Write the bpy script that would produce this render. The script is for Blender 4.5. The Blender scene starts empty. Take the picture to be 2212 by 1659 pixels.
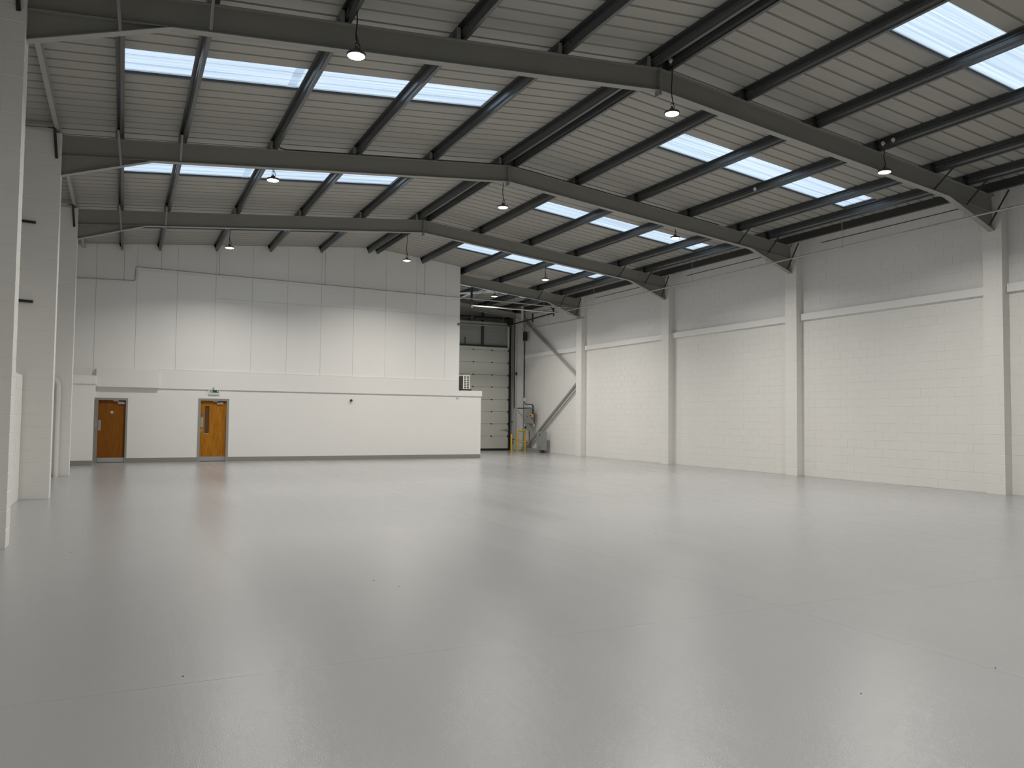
import bpy, math, random
from mathutils import Vector, Matrix
random.seed(7)
S = bpy.context.scene
COL = S.collection

# ------------------------------------------------------------------ camera
YAW, PITCH, ROLL, FPX, CAMH = 0.4603, 0.0439, 0.0112, 1693.9, 1.6
cy, sy, cp, sp = math.cos(YAW), math.sin(YAW), math.cos(PITCH), math.sin(PITCH)
fwd = Vector((sy * cp, cy * cp, sp))
rgt = Vector((cy, -sy, 0))
upv = rgt.cross(fwd)
cr, sr = math.cos(ROLL), math.sin(ROLL)
r2 = rgt * cr + upv * sr
u2 = upv * cr - rgt * sr
cam_d = bpy.data.cameras.new('camera')
cam_d.sensor_fit = 'HORIZONTAL'; cam_d.sensor_width = 36
cam_d.lens = FPX / 2212 * 36
cam_d.clip_end = 300
cam = bpy.data.objects.new('camera', cam_d); COL.objects.link(cam)
cam.matrix_world = Matrix(((r2.x, u2.x, -fwd.x, 0), (r2.y, u2.y, -fwd.y, 0), (r2.z, u2.z, -fwd.z, CAMH), (0, 0, 0, 1)))
S.camera = cam

# ------------------------------------------------------------------ sky, exposure
LAMP_POWER = 158.0
LAMP_COLOR = (1.0, 0.955, 0.885)
LAMP_SPREAD = math.radians(147)
SKY_STRENGTH = 1.34
w = bpy.data.worlds.new('overcast_sky'); S.world = w; w.use_nodes = True
bg = w.node_tree.nodes['Background']
bg.inputs[0].default_value = (0.73, 0.86, 1.0, 1); bg.inputs[1].default_value = SKY_STRENGTH
S.view_settings.view_transform = 'Standard'; S.view_settings.look = 'None'
S.view_settings.exposure = 0.0; S.view_settings.gamma = 1.0
S.view_settings.use_curve_mapping = False

# ------------------------------------------------------------------ materials
MAT = {}
def mat(name, col, rough=0.5, metal=0.0, spec=0.5, noise=0.0, nscale=6.0, stretch=(1, 1, 1), bump=0.0, bscale=60.0, emit=0.0, coat=0.0):
    m = bpy.data.materials.new(name); m.use_nodes = True
    nt = m.node_tree; b = nt.nodes['Principled BSDF']
    b.inputs['Base Color'].default_value = (*col, 1)
    b.inputs['Roughness'].default_value = rough
    b.inputs['Metallic'].default_value = metal
    b.inputs['Specular IOR Level'].default_value = spec
    b.inputs['Coat Weight'].default_value = coat
    if emit:
        b.inputs['Emission Color'].default_value = (*col, 1); b.inputs['Emission Strength'].default_value = emit
    if noise or bump:
        geo = nt.nodes.new('ShaderNodeNewGeometry')
        mp = nt.nodes.new('ShaderNodeMapping'); mp.inputs['Scale'].default_value = stretch
        nt.links.new(geo.outputs['Position'], mp.inputs['Vector'])
    if noise:
        n = nt.nodes.new('ShaderNodeTexNoise'); n.inputs['Scale'].default_value = nscale; n.inputs['Detail'].default_value = 4
        nt.links.new(mp.outputs['Vector'], n.inputs['Vector'])
        mx = nt.nodes.new('ShaderNodeMix'); mx.data_type = 'RGBA'
        mx.inputs[6].default_value = (*[c * (1 - noise) for c in col], 1)
        mx.inputs[7].default_value = (*[min(1, c * (1 + noise)) for c in col], 1)
        nt.links.new(n.outputs['Fac'], mx.inputs[0]); nt.links.new(mx.outputs[2], b.inputs['Base Color'])
    if bump:
        n2 = nt.nodes.new('ShaderNodeTexNoise'); n2.inputs['Scale'].default_value = bscale; n2.inputs['Detail'].default_value = 3
        nt.links.new(mp.outputs['Vector'], n2.inputs['Vector'])
        bp = nt.nodes.new('ShaderNodeBump'); bp.inputs['Strength'].default_value = bump; bp.inputs['Distance'].default_value = 0.01
        nt.links.new(n2.outputs['Fac'], bp.inputs['Height']); nt.links.new(bp.outputs['Normal'], b.inputs['Normal'])
    MAT[name] = m
    return m

mat('block_paint', (0.81, 0.80, 0.77), 0.55, noise=0.03, nscale=1.2, bump=0.25, bscale=45)
mat('upper_paint', (0.77, 0.765, 0.75), 0.5, noise=0.02, nscale=1.0)
mat('panel_white', (0.86, 0.85, 0.83), 0.42, noise=0.015, nscale=0.8)
mat('plaster_white', (0.83, 0.82, 0.80), 0.5, noise=0.015, nscale=1.0)
mat('trim_white', (0.86, 0.86, 0.84), 0.4)
mat('liner_sheet', (0.34, 0.33, 0.30), 0.45, noise=0.07, nscale=1.5, stretch=(0.25, 2.5, 1))
mat('panel_edge', (0.05, 0.042, 0.035), 0.8)
mat('rafter_paint', (0.29, 0.29, 0.265), 0.42, noise=0.04, nscale=2)
mat('galvanised', (0.135, 0.145, 0.15), 0.38, metal=0.8, noise=0.3, nscale=30)
mat('eaves_paint', (0.36, 0.355, 0.33), 0.5, noise=0.08, nscale=5)
mat('dark_steel', (0.055, 0.057, 0.055), 0.5, metal=0.3, noise=0.2, nscale=25)
mat('grey_steel', (0.33, 0.33, 0.32), 0.4)
mat('white_steel', (0.68, 0.68, 0.67), 0.4)
mat('pipe_paint', (0.42, 0.42, 0.40), 0.35, metal=0.2)
mat('bright_steel', (0.72, 0.72, 0.70), 0.25, metal=0.8)
mat('brushed_steel', (0.62, 0.62, 0.64), 0.33, metal=0.85, noise=0.05, nscale=60)
mat('black_rubber', (0.012, 0.012, 0.013), 0.6)
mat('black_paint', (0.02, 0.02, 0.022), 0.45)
mat('skirting_grey', (0.27, 0.26, 0.235), 0.45)
mat('frame_grey', (0.30, 0.295, 0.27), 0.45)
mat('door_panel', (0.60, 0.60, 0.54), 0.4, noise=0.02, nscale=2)
mat('yellow_paint', (0.72, 0.47, 0.015), 0.4)
mat('cabinet_grey', (0.29, 0.30, 0.295), 0.4)
mat('fin_grey', (0.10, 0.10, 0.10), 0.5, metal=0.4)
mat('appliance_white', (0.75, 0.75, 0.72), 0.4)
mat('sign_green', (0.0, 0.10, 0.045), 0.4)
mat('sign_white', (0.75, 0.80, 0.77), 0.4)
mat('sign_black', (0.01, 0.01, 0.01), 0.4)
mat('sign_blue', (0.02, 0.06, 0.35), 0.4)
mat('alarm_red', (0.16, 0.004, 0.006), 0.3)
mat('tag_yellow', (0.42, 0.38, 0.10), 0.5)
mat('orange_plastic', (0.75, 0.32, 0.08), 0.4)
mat('plastic_white', (0.66, 0.66, 0.64), 0.4)
mat('lamp_housing', (0.13, 0.125, 0.125), 0.4, metal=0.5)
mat('lamp_lens', (1.0, 0.97, 0.92), 0.4, emit=18.0)
mat('vision_glass', (0.10, 0.065, 0.035), 0.12)
mat('gable_sheet', (0.30, 0.30, 0.28), 0.45, noise=0.03, nscale=2)
mat('debris', (0.03, 0.03, 0.03), 0.8)

def wood(name, c1, c2):
    m = bpy.data.materials.new(name); m.use_nodes = True
    nt = m.node_tree; b = nt.nodes['Principled BSDF']
    geo = nt.nodes.new('ShaderNodeNewGeometry')
    mp = nt.nodes.new('ShaderNodeMapping'); mp.inputs['Scale'].default_value = (16, 16, 1.1)
    n = nt.nodes.new('ShaderNodeTexNoise'); n.inputs['Scale'].default_value = 2.2; n.inputs['Detail'].default_value = 6; n.inputs['Distortion'].default_value = 0.7
    rp = nt.nodes.new('ShaderNodeValToRGB')
    rp.color_ramp.elements[0].position = 0.32; rp.color_ramp.elements[0].color = (*c1, 1)
    rp.color_ramp.elements[1].position = 0.68; rp.color_ramp.elements[1].color = (*c2, 1)
    nt.links.new(geo.outputs['Position'], mp.inputs['Vector']); nt.links.new(mp.outputs['Vector'], n.inputs['Vector'])
    nt.links.new(n.outputs['Fac'], rp.inputs['Fac']); nt.links.new(rp.outputs['Color'], b.inputs['Base Color'])
    b.inputs['Roughness'].default_value = 0.5; b.inputs['Specular IOR Level'].default_value = 0.2
    MAT[name] = m
wood('oak_veneer', (0.30, 0.112, 0.006), (0.47, 0.195, 0.014))
wood('oak_veneer_dark', (0.215, 0.072, 0.006), (0.30, 0.108, 0.010))

def floor_mat():
    m = bpy.data.materials.new('floor_paint'); m.use_nodes = True
    nt = m.node_tree; b = nt.nodes['Principled BSDF']; L = nt.links.new
    geo = nt.nodes.new('ShaderNodeNewGeometry')
    def noise(scale, stretch, detail=3):
        mp = nt.nodes.new('ShaderNodeMapping'); mp.inputs['Scale'].default_value = stretch
        n = nt.nodes.new('ShaderNodeTexNoise'); n.inputs['Scale'].default_value = scale; n.inputs['Detail'].default_value = detail
        L(geo.outputs['Position'], mp.inputs['Vector']); L(mp.outputs['Vector'], n.inputs['Vector'])
        return n
    n1 = noise(0.5, (1, 1, 1)); mx = nt.nodes.new('ShaderNodeMix'); mx.data_type = 'RGBA'
    mx.inputs[6].default_value = (0.345, 0.350, 0.357, 1); mx.inputs[7].default_value = (0.38, 0.384, 0.389, 1)
    L(n1.outputs['Fac'], mx.inputs[0]); L(mx.outputs[2], b.inputs['Base Color'])
    n2 = noise(1.2, (1.0, 0.07, 1), 2)
    mr = nt.nodes.new('ShaderNodeMapRange'); mr.inputs[1].default_value = 0.3; mr.inputs[2].default_value = 0.7
    mr.inputs[3].default_value = 0.15; mr.inputs[4].default_value = 0.22
    L(n2.outputs['Fac'], mr.inputs[0]); L(mr.outputs[0], b.inputs['Roughness'])
    b.inputs['Specular IOR Level'].default_value = 0.5
    n3 = noise(160, (1, 1, 1), 2)
    bp = nt.nodes.new('ShaderNodeBump'); bp.inputs['Strength'].default_value = 0.38; bp.inputs['Distance'].default_value = 0.003
    n4 = noise(7.0, (1.0, 0.035, 1), 2)
    bp2 = nt.nodes.new('ShaderNodeBump'); bp2.inputs['Strength'].default_value = 0.10; bp2.inputs['Distance'].default_value = 0.015
    L(n4.outputs['Fac'], bp2.inputs['Height']); L(n3.outputs['Fac'], bp.inputs['Height'])
    L(bp2.outputs['Normal'], bp.inputs['Normal']); L(bp.outputs['Normal'], b.inputs['Normal'])
    MAT['floor_paint'] = m
floor_mat()

def rooflight_mat():
    m = bpy.data.materials.new('rooflight_sheet'); m.use_nodes = True
    nt = m.node_tree; L = nt.links.new
    nt.nodes.remove(nt.nodes['Principled BSDF']); out = nt.nodes['Material Output']
    geo = nt.nodes.new('ShaderNodeNewGeometry')
    mp = nt.nodes.new('ShaderNodeMapping'); mp.inputs['Scale'].default_value = (0.12, 9.0, 0.0)
    n = nt.nodes.new('ShaderNodeTexNoise'); n.inputs['Scale'].default_value = 2.2; n.inputs['Detail'].default_value = 5
    L(geo.outputs['Position'], mp.inputs['Vector']); L(mp.outputs['Vector'], n.inputs['Vector'])
    rp = nt.nodes.new('ShaderNodeValToRGB')
    rp.color_ramp.elements[0].position = 0.3; rp.color_ramp.elements[0].color = (0.55, 0.60, 0.655, 1)
    rp.color_ramp.elements[1].position = 0.72; rp.color_ramp.elements[1].color = (0.92, 0.94, 0.95, 1)
    L(n.outputs['Fac'], rp.inputs['Fac'])
    tl = nt.nodes.new('ShaderNodeBsdfTranslucent'); tp = nt.nodes.new('ShaderNodeBsdfTransparent')
    L(rp.outputs['Color'], tl.inputs['Color']); L(rp.outputs['Color'], tp.inputs['Color'])
    mx = nt.nodes.new('ShaderNodeMixShader'); mx.inputs[0].default_value = 0.45
    L(tl.outputs[0], mx.inputs[1]); L(tp.outputs[0], mx.inputs[2]); L(mx.outputs[0], out.inputs['Surface'])
    MAT['rooflight_sheet'] = m
rooflight_mat()

# ------------------------------------------------------------------ mesh helpers
class MB:
    def __init__(s): s.v = []; s.f = []; s.mi = []
    def add(s, vs, fs, mi=0):
        o = len(s.v); s.v += [tuple(v) for v in vs]; s.f += [[o + i for i in f] for f in fs]; s.mi += [mi] * len(fs); return s
    def box(s, a, b, mi=0):
        x0, y0, z0 = a; x1, y1, z1 = b
        return s.add([(x0, y0, z0), (x1, y0, z0), (x1, y1, z0), (x0, y1, z0), (x0, y0, z1), (x1, y0, z1), (x1, y1, z1), (x0, y1, z1)],
                     [(0, 3, 2, 1), (4, 5, 6, 7), (0, 1, 5, 4), (1, 2, 6, 5), (2, 3, 7, 6), (3, 0, 4, 7)], mi)
    def prism(s, poly, d0, d1, axis='Y', mi=0):
        # poly in the plane perpendicular to axis, extruded d0..d1
        n = len(poly)
        def P(p, d):
            return (p[0], d, p[1]) if axis == 'Y' else ((d, p[0], p[1]) if axis == 'X' else (p[0], p[1], d))
        vs = [P(p, d0) for p in poly] + [P(p, d1) for p in poly]
        fs = [tuple(range(n)), tuple(range(2 * n - 1, n - 1, -1))] + [(i, i + n, (i + 1) % n + n, (i + 1) % n) for i in range(n)]
        return s.add(vs, fs, mi)
    def tube(s, pts, r, n=10, caps=True, mi=0):
        pts = [Vector(p) for p in pts]; rings = []
        t0 = (pts[1] - pts[0]).normalized()
        ref = Vector((0, 0, 1)) if abs(t0.z) < 0.9 else Vector((1, 0, 0))
        nrm = t0.cross(ref).normalized()
        vs = []; fs = []
        for i, p in enumerate(pts):
            if i == 0: t = t0
            elif i == len(pts) - 1: t = (pts[i] - pts[i - 1]).normalized()
            else: t = ((pts[i + 1] - p).normalized() + (p - pts[i - 1]).normalized()).normalized()
            nrm = (nrm - t * nrm.dot(t)).normalized(); bn = t.cross(nrm)
            rr = r[i] if isinstance(r, (list, tuple)) else r
            for k in range(n):
                a = 2 * math.pi * k / n
                vs.append(p + nrm * (rr * math.cos(a)) + bn * (rr * math.sin(a)))
        for i in range(len(pts) - 1):
            for k in range(n):
                a = i * n + k; b = i * n + (k + 1) % n
                fs.append((a, b, b + n, a + n))
        if caps:
            fs.append(tuple(range(n - 1, -1, -1))); m0 = (len(pts) - 1) * n; fs.append(tuple(range(m0, m0 + n)))
        return s.add(vs, fs, mi)
    def bar(s, p0, p1, wid, hei, mi=0):
        # rectangular bar from p0 to p1
        p0 = Vector(p0); p1 = Vector(p1); t = (p1 - p0).normalized()
        ref = Vector((0, 0, 1)) if abs(t.z) < 0.95 else Vector((1, 0, 0))
        a = t.cross(ref).normalized() * wid / 2; b = a.cross(t).normalized() * hei / 2
        vs = [p0 - a - b, p0 + a - b, p0 + a + b, p0 - a + b, p1 - a - b, p1 + a - b, p1 + a + b, p1 - a + b]
        return s.add(vs, [(0, 3, 2, 1), (4, 5, 6, 7), (0, 1, 5, 4), (1, 2, 6, 5), (2, 3, 7, 6), (3, 0, 4, 7)], mi)
    def lathe(s, prof, c=(0, 0, 0), n=24, mi=0):
        # prof: list of (r, z), revolved about Z through c
        vs = []; fs = []
        for r, z in prof:
            for k in range(n):
                a = 2 * math.pi * k / n; vs.append((c[0] + r * math.cos(a), c[1] + r * math.sin(a), c[2] + z))
        for i in range(len(prof) - 1):
            for k in range(n):
                a = i * n + k; b = i * n + (k + 1) % n; fs.append((a, b, b + n, a + n))
        fs.append(tuple(range(n - 1, -1, -1))); m0 = (len(prof) - 1) * n; fs.append(tuple(range(m0, m0 + n)))
        return s.add(vs, fs, mi)
    def mesh(s, name, mats, smooth=False):
        me = bpy.data.meshes.new(name); me.from_pydata(s.v, [], s.f)
        for m in (mats if isinstance(mats, (list, tuple)) else [mats]): me.materials.append(MAT[m])
        me.polygons.foreach_set('material_index', s.mi)
        if smooth:
            me.polygons.foreach_set('use_smooth', [True] * len(s.f))
            me.set_sharp_from_angle(angle=math.radians(40))
        me.update(); return me
    def build(s, name, mats, parent=None, smooth=False):
        o = bpy.data.objects.new(name, s.mesh(name, mats, smooth)); COL.objects.link(o)
        if parent: o.parent = parent; o.matrix_parent_inverse = parent.matrix_basis.inverted()
        return o

def empty(name, loc=(0, 0, 0)):
    o = bpy.data.objects.new(name, None); COL.objects.link(o); o.location = loc; o.empty_display_size = 0.2
    return o
def tag(o, label, cat, group=None, kind=None):
    o['label'] = label; o['category'] = cat
    if group: o['group'] = group
    if kind: o['kind'] = kind
    return o
def place(name, me, parent, loc, rz=0.0):
    # loc in world space; parents here are never rotated
    o = bpy.data.objects.new(name, me); COL.objects.link(o)
    o.parent = parent; o.location = Vector(loc) - parent.location; o.rotation_euler.z = rz
    return o
def copy_tree(o, parent=None):
    c = o.copy(); COL.objects.link(c)
    if parent: c.parent = parent
    for ch in o.children: copy_tree(ch, c)
    return c

# ------------------------------------------------------------------ building dimensions
FR0, BAY = 11.128, 6.078
FY = {k: FR0 + BAY * k for k in range(-2, 4)}
FY[4] = 35.0
YB, YG = -4.2, 35.55            # rear wall, gable wall
RX = 8.35                       # ridge
ML, MR = 0.093, 0.1035          # slopes
XL, XR = -1.185, 17.80          # pier faces
XLW, XRW = -1.675, 18.05        # low wall left, wall right
XLU = -2.30
def zt(x): return 7.825 - (ML * (RX - x) if x < RX else MR * (x - RX))     # top of rafter
def zb(x): return zt(x) - 0.40
def zs(x): return zt(x) + 0.23                                             # roof soffit
YO = 28.95                      # office front

# ------------------------------------------------------------------ floor
fl = empty('floor'); tag(fl, 'glossy light grey painted concrete floor of the warehouse', 'floor', kind='structure')
MB().box((XLU - 0.3, YB - 0.3, -0.2), (19.0, 36.5, -0.002)).build('floor_base', 'floor_paint', fl)
xs = [XLU - 0.2, 5.14, 11.6, 18.9]
ys = [YB - 0.2, -1.0, 5.11, 11.3, 17.3, 23.35, 29.4, 36.2]
for i in range(3):
    for j in range(7):
        MB().box((xs[i] + 0.001, ys[j] + 0.001, -0.1), (xs[i + 1] - 0.001, ys[j + 1] - 0.001, 0.0)).build('slab', 'floor_paint', fl)

# ------------------------------------------------------------------ roof sheets and rooflights
ceil = empty('ceiling'); tag(ceil, 'pitched roof of cream ribbed liner panels over the warehouse', 'ceiling', kind='structure')
PW = BAY / 6.0
def panel_profile(y0, y1):
    # underside profile (y, h) from y0 to y1 with three narrow raised grooves, then the flat top
    p = []; q = (y1 - y0) / 3
    for k in range(3):
        a = y0 + k * q
        p += [(a, 0.028), (a + 0.016, 0.028), (a + 0.028, 0.0), (a + q * 0.5 - 0.02, 0.0), (a + q * 0.5, 0.0015), (a + q * 0.5 + 0.02, 0.0), (a + q - 0.028, 0.0), (a + q - 0.016, 0.028)]
    p += [(y1, 0.028)]
    return p
def roof_piece(x0, x1, y0, y1, mats=('liner_sheet', 'panel_edge')):
    m = MB(); p = panel_profile(y0, y1); n = len(p)
    lo0 = [(x0, y, zs(x0) + h) for y, h in p]; lo1 = [(x1, y, zs(x1) + h) for y, h in p]
    up = [(x0, y0, zs(x0) + 0.10), (x0, y1, zs(x0) + 0.10), (x1, y1, zs(x1) + 0.10), (x1, y0, zs(x1) + 0.10)]
    fs = [(i, i + 1, n + i + 1, n + i) for i in range(n - 1)]
    m.add(lo0 + lo1, fs, 0)
    m.add(up, [(0, 1, 2, 3)], 0)
    m.add([lo0[0], lo1[0], up[3], up[0]], [(0, 1, 2, 3)], 1)
    m.add([lo0[-1], up[1], up[2], lo1[-1]], [(0, 1, 2, 3)], 1)
    m.add(lo0 + [up[0], up[1]], [tuple(range(n)) + (n + 1, n)], 1)
    m.add(lo1 + [up[3], up[2]], [tuple(range(n)) + (n + 1, n)], 1)
    return m.build('roof_panel', list(mats), ceil)
LX0, LX1 = -0.165, 6.36
RX0, RX1 = 10.63, 16.82
rooflights = []
j0 = FY[-2] + 2.27 - 6 * PW
k = 0; y = j0
while y < YG + 0.6:
    lit = any(abs(y - (FR0 + BAY * q + 2.27)) < 0.01 for q in range(-3, 5)) and y > YB
    y0, y1 = y, y + PW
    if y1 > YB - 0.6:
        if lit:
            roof_piece(XLU - 0.3, LX0, y0, y1); roof_piece(LX1, RX, y0, y1)
            roof_piece(RX, RX0, y0, y1); roof_piece(RX1, 19.0, y0, y1)
            rooflights += [(LX0, LX1, y0, y1), (RX0, RX1, y0, y1)]
        else:
            roof_piece(XLU - 0.3, RX, y0, y1); roof_piece(RX, 19.0, y0, y1)
    y += PW
MB().prism([(RX - 0.18, zs(RX - 0.18) - 0.004), (RX, zs(RX) - 0.004), (RX + 0.18, zs(RX + 0.18) - 0.004), (RX + 0.18, zs(RX + .18) + 0.02), (RX, zs(RX) + 0.02), (RX - 0.18, zs(RX - .18) + 0.02)], YB, YG, 'Y').build('ridge_flashing', 'liner_sheet', ceil)
def rooflight(n, x0, x1, y0, y1, label):
    root = empty('window_%d' % n, ((x0 + x1) / 2, (y0 + y1) / 2, zs((x0 + x1) / 2)))
    tag(root, label, 'rooflight', 'translucent rooflights in the roof slopes', 'structure')
    prof = []; q = (y1 - y0) / 9
    for i in range(9):
        a = y0 + i * q
        h = 0.018 if i % 3 == 0 else 0.008
        prof += [(a + 0.02, 0.075), (a + 0.032, 0.075 + h), (a + 0.05, 0.075 + h), (a + 0.062, 0.075)]
    prof = [(y0, 0.075)] + prof + [(y1, 0.075)]
    m = MB(); nn = len(prof)
    m.add([(x0, yy, zs(x0) + h) for yy, h in prof] + [(x1, yy, zs(x1) + h) for yy, h in prof], [(i, i + 1, nn + i + 1, nn + i) for i in range(nn - 1)])
    m.build('sheet', 'rooflight_sheet', root)
    if x0 < RX:
        xa, xb = 2.50, 2.66
        MB().add([(xa, y0, zs(xa) + 0.07), (xb, y0, zs(xb) + 0.07), (xb, y1, zs(xb) + 0.07), (xa, y1, zs(xa) + 0.07)], [(0, 1, 2, 3)]).build('lap_joint', 'rooflight_sheet', root)
    return root
sides = {True: 'left', False: 'right'}
where = ['rear bay behind the viewer', 'bay above the viewer', 'bay in front of the nearest roof frame', 'bay between the nearest and second roof frames', 'bay between the second and third roof frames', 'bay in front of the tall white partition', 'farthest bay by the loading door']
bays = sorted(set(r[2] for r in rooflights))
nwin = 0
for (x0, x1, y0, y1) in rooflights:
    nwin += 1
    kb = int(round((y0 - 2.27 - FR0) / BAY)) + 3
    rooflight(nwin, x0, x1, y0, y1, 'translucent rooflight strip on the %s slope, %s' % (sides[x0 < RX], where[kb]))

# ------------------------------------------------------------------ blockwork
CH, BL = 0.225, 0.45
def block_mesh(wid, hei=CH, d=0.004, c=0.004):
    m = MB(); a = wid / 2
    m.add([(-a, 0.004, 0), (a, 0.004, 0), (a, 0.004, hei), (-a, 0.004, hei), (-a + c, -d, c), (a - c, -d, c), (a - c, -d, hei - c), (-a + c, -d, hei - c)],
          [(4, 5, 6, 7), (0, 1, 5, 4), (1, 2, 6, 5), (2, 3, 7, 6), (3, 0, 4, 7)])
    return m
_bm = {}
def bmesh_for(wid, hei=CH, mt='block_paint'):
    key = (round(wid, 3), round(hei, 3), mt)
    if key not in _bm: _bm[key] = block_mesh(wid, hei).mesh('block', mt)
    return _bm[key]
def courses(length, z0, z1):
    # running bond: list of (s centre, z, width, height)
    out = []; z = z0; k = int(round(z0 / CH))
    while z < z1 - 0.02:
        h = min(CH, z1 - z); s = -(BL / 2 if k % 2 else 0.0)
        while s < length - 0.01:
            a, b = max(s, 0), min(s + BL, length)
            if b - a > 0.03: out.append(((a + b) / 2, z, b - a, h))
            s += BL
        z += CH; k += 1
    return out
def block_wall(parent, items, single, plane, axis_sign, mt='block_paint'):
    # items: (world along, z, w, h); plane: fixed coordinate; axis_sign: 'X-','X+','Y-' direction faced
    rest = MB()
    rz = {'X-': -math.pi / 2, 'X+': math.pi / 2, 'Y-': 0.0}[axis_sign]
    for i, (t, z, wd, h) in enumerate(items):
        j = random.uniform(-0.0016, 0.0016)
        if axis_sign == 'X-': loc = (plane + j, t, z)
        elif axis_sign == 'X+': loc = (plane + j, t, z)
        else: loc = (t, plane + j, z)
        if i < single:
            place('block', bmesh_for(wd, h, mt), parent, loc, rz)
        else:
            bm = block_mesh(wd, h); M = Matrix.Translation(loc) @ Matrix.Rotation(rz, 4, 'Z')
            rest.add([M @ Vector(v) for v in bm.v], bm.f)
    if rest.v:
        o = rest.build('blockwork', mt, parent); o['kind'] = 'stuff'

# right wall
wr = empty('wall_right'); tag(wr, 'long white painted blockwork wall on the right', 'wall', kind='structure')
MB().box((XRW, YB, 0), (XRW + 0.4, YG + 0.3, 7.35)).build('wall_core', 'block_paint', wr)
items = []
pier_ys = [FY[q] for q in (-2, -1, 0, 1, 2, 3)]
Y0R = 10.0
for (s, z, wd, h) in courses(YG - Y0R, 0.0, 4.60) + courses(YG - Y0R, 4.80, 7.05):
    yy = Y0R + s
    if any(abs(yy - p) < 0.12 for p in pier_ys): continue
    items.append((yy, z, wd, h))
items.sort(key=lambda t: t[0])
block_wall(wr, [t for t in items if t[1] < 4.7], 220, XRW, 'X-')
block_wall(wr, [t for t in items if t[1] > 4.7], 80, XRW, 'X-', 'upper_paint')
far_items = [(Y0R - s, z, wd, h) for (s, z, wd, h) in courses(Y0R - YB, 0.0, 4.60)]
# ledge band along the right wall, one length per bay
tr = empty('trim_1'); tag(tr, 'white horizontal ledge running along the right wall between the piers', 'trim', kind='structure')
ends = [YB] + pier_ys + [YG]
for a, b in zip(ends[:-1], ends[1:]):
    a2 = a + (0.224 if a != YB else 0); b2 = b - (0.224 if b != YG else 0)
    MB().box((XRW - 0.09, a2 + 0.003, 4.605), (XRW + 0.05, b2 - 0.003, 4.795)).build('ledge_length', 'trim_white', tr)

def box_block(wx, wy, h=CH, g=0.003, c=0.006):
    # chamfered block standing free: sx, sy half sizes, centred on its base
    x, y = wx / 2 - g, wy / 2 - g; z0, z1 = g, h - g
    m = MB()
    m.add([(-x + c, -y + c, z0), (x - c, -y + c, z0), (x - c, y - c, z0), (-x + c, y - c, z0),
           (-x, -y, z0 + c), (x, -y, z0 + c), (x, y, z0 + c), (-x, y, z0 + c),
           (-x, -y, z1 - c), (x, -y, z1 - c), (x, y, z1 - c), (-x, y, z1 - c),
           (-x + c, -y + c, z1), (x - c, -y + c, z1), (x - c, y - c, z1), (-x + c, y - c, z1)],
          [(0, 3, 2, 1), (12, 13, 14, 15)] + [(a + i, a + (i + 1) % 4, a + 4 + (i + 1) % 4, a + 4 + i) for a in (0, 4, 8) for i in range(4)])
    return m
pb = {}
def pblock(wx, wy, h=CH):
    key = (round(wx, 3), round(wy, 3), round(h, 3))
    if key not in pb: pb[key] = box_block(wx, wy, h).mesh('block', 'block_paint')
    return pb[key]
rp_names = {-2: 'beside the viewer', -1: 'beside the viewer, one bay ahead', 0: 'nearest of those in view along the right wall', 1: 'second of those in view along the right wall', 2: 'third of those in view along the right wall', 3: 'farthest along the right wall, where the diagonal braces meet'}
HW = 0.2236
for q in range(-1, 4):
    yc = FY[q]
    p = empty('blockwork_pier', (XR + 0.12, yc, 0))
    tag(p, 'white painted blockwork pier, ' + rp_names[q], 'pier', 'blockwork piers of the right wall', 'structure')
    MB().box((XR + 0.006, yc - HW + 0.006, 0), (XRW + 0.05, yc + HW - 0.006, 6.98)).build('pier_core', 'block_paint', p)
    if q < 0: continue
    z = 0.0; kk = 0; wx = XRW + 0.03 - XR
    while z < 6.95:
        h = min(CH, 6.98 - z)
        jx = random.uniform(-0.001, 0.001)
        if kk % 2 == 0:
            place('block', pblock(wx, 2 * HW, h), p, (XR + wx / 2 + jx, yc, z))
        else:
            place('block', pblock(wx, 0.10, h), p, (XR + wx / 2 + jx, yc - HW + 0.05, z))
            place('block', pblock(wx, 2 * HW - 0.10, h), p, (XR + wx / 2 - jx, yc + 0.05, z))
        z += CH; kk += 1

# left wall: low blockwork wall, set-back upper wall, deep piers
wl = empty('wall_left'); tag(wl, 'low white painted blockwork wall between the left piers', 'wall', kind='structure')
MB().box((XLU, YB, 0), (XLW, YO, 2.30)).build('wall_core', 'block_paint', wl)
MB().box((XLU - 0.25, YB, 0), (XLU, YG + 0.3, 7.2)).build('upper_wall', 'block_paint', wl)
li = []
for (s, z, wd, h) in courses(27.4 - 10.0, 0.0, 2.25):
    yy = 10.0 + s
    if any(abs(yy - FY[q]) < 0.17 for q in (0, 1, 2)): continue
    li.append((yy, z, wd, h))
li.sort(key=lambda t: t[0] if t[0] > 11 else 50)
block_wall(wl, li, 290, XLW, 'X+')
HP = 0.19
lp_names = {-1: 'beside the viewer', 0: 'nearest of those in view on the left edge', 1: 'second of those in view on the left, with two steel brackets', 2: 'farthest of those in view on the left, beside the white drainpipe', 3: 'hidden behind the office lobby'}
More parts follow.
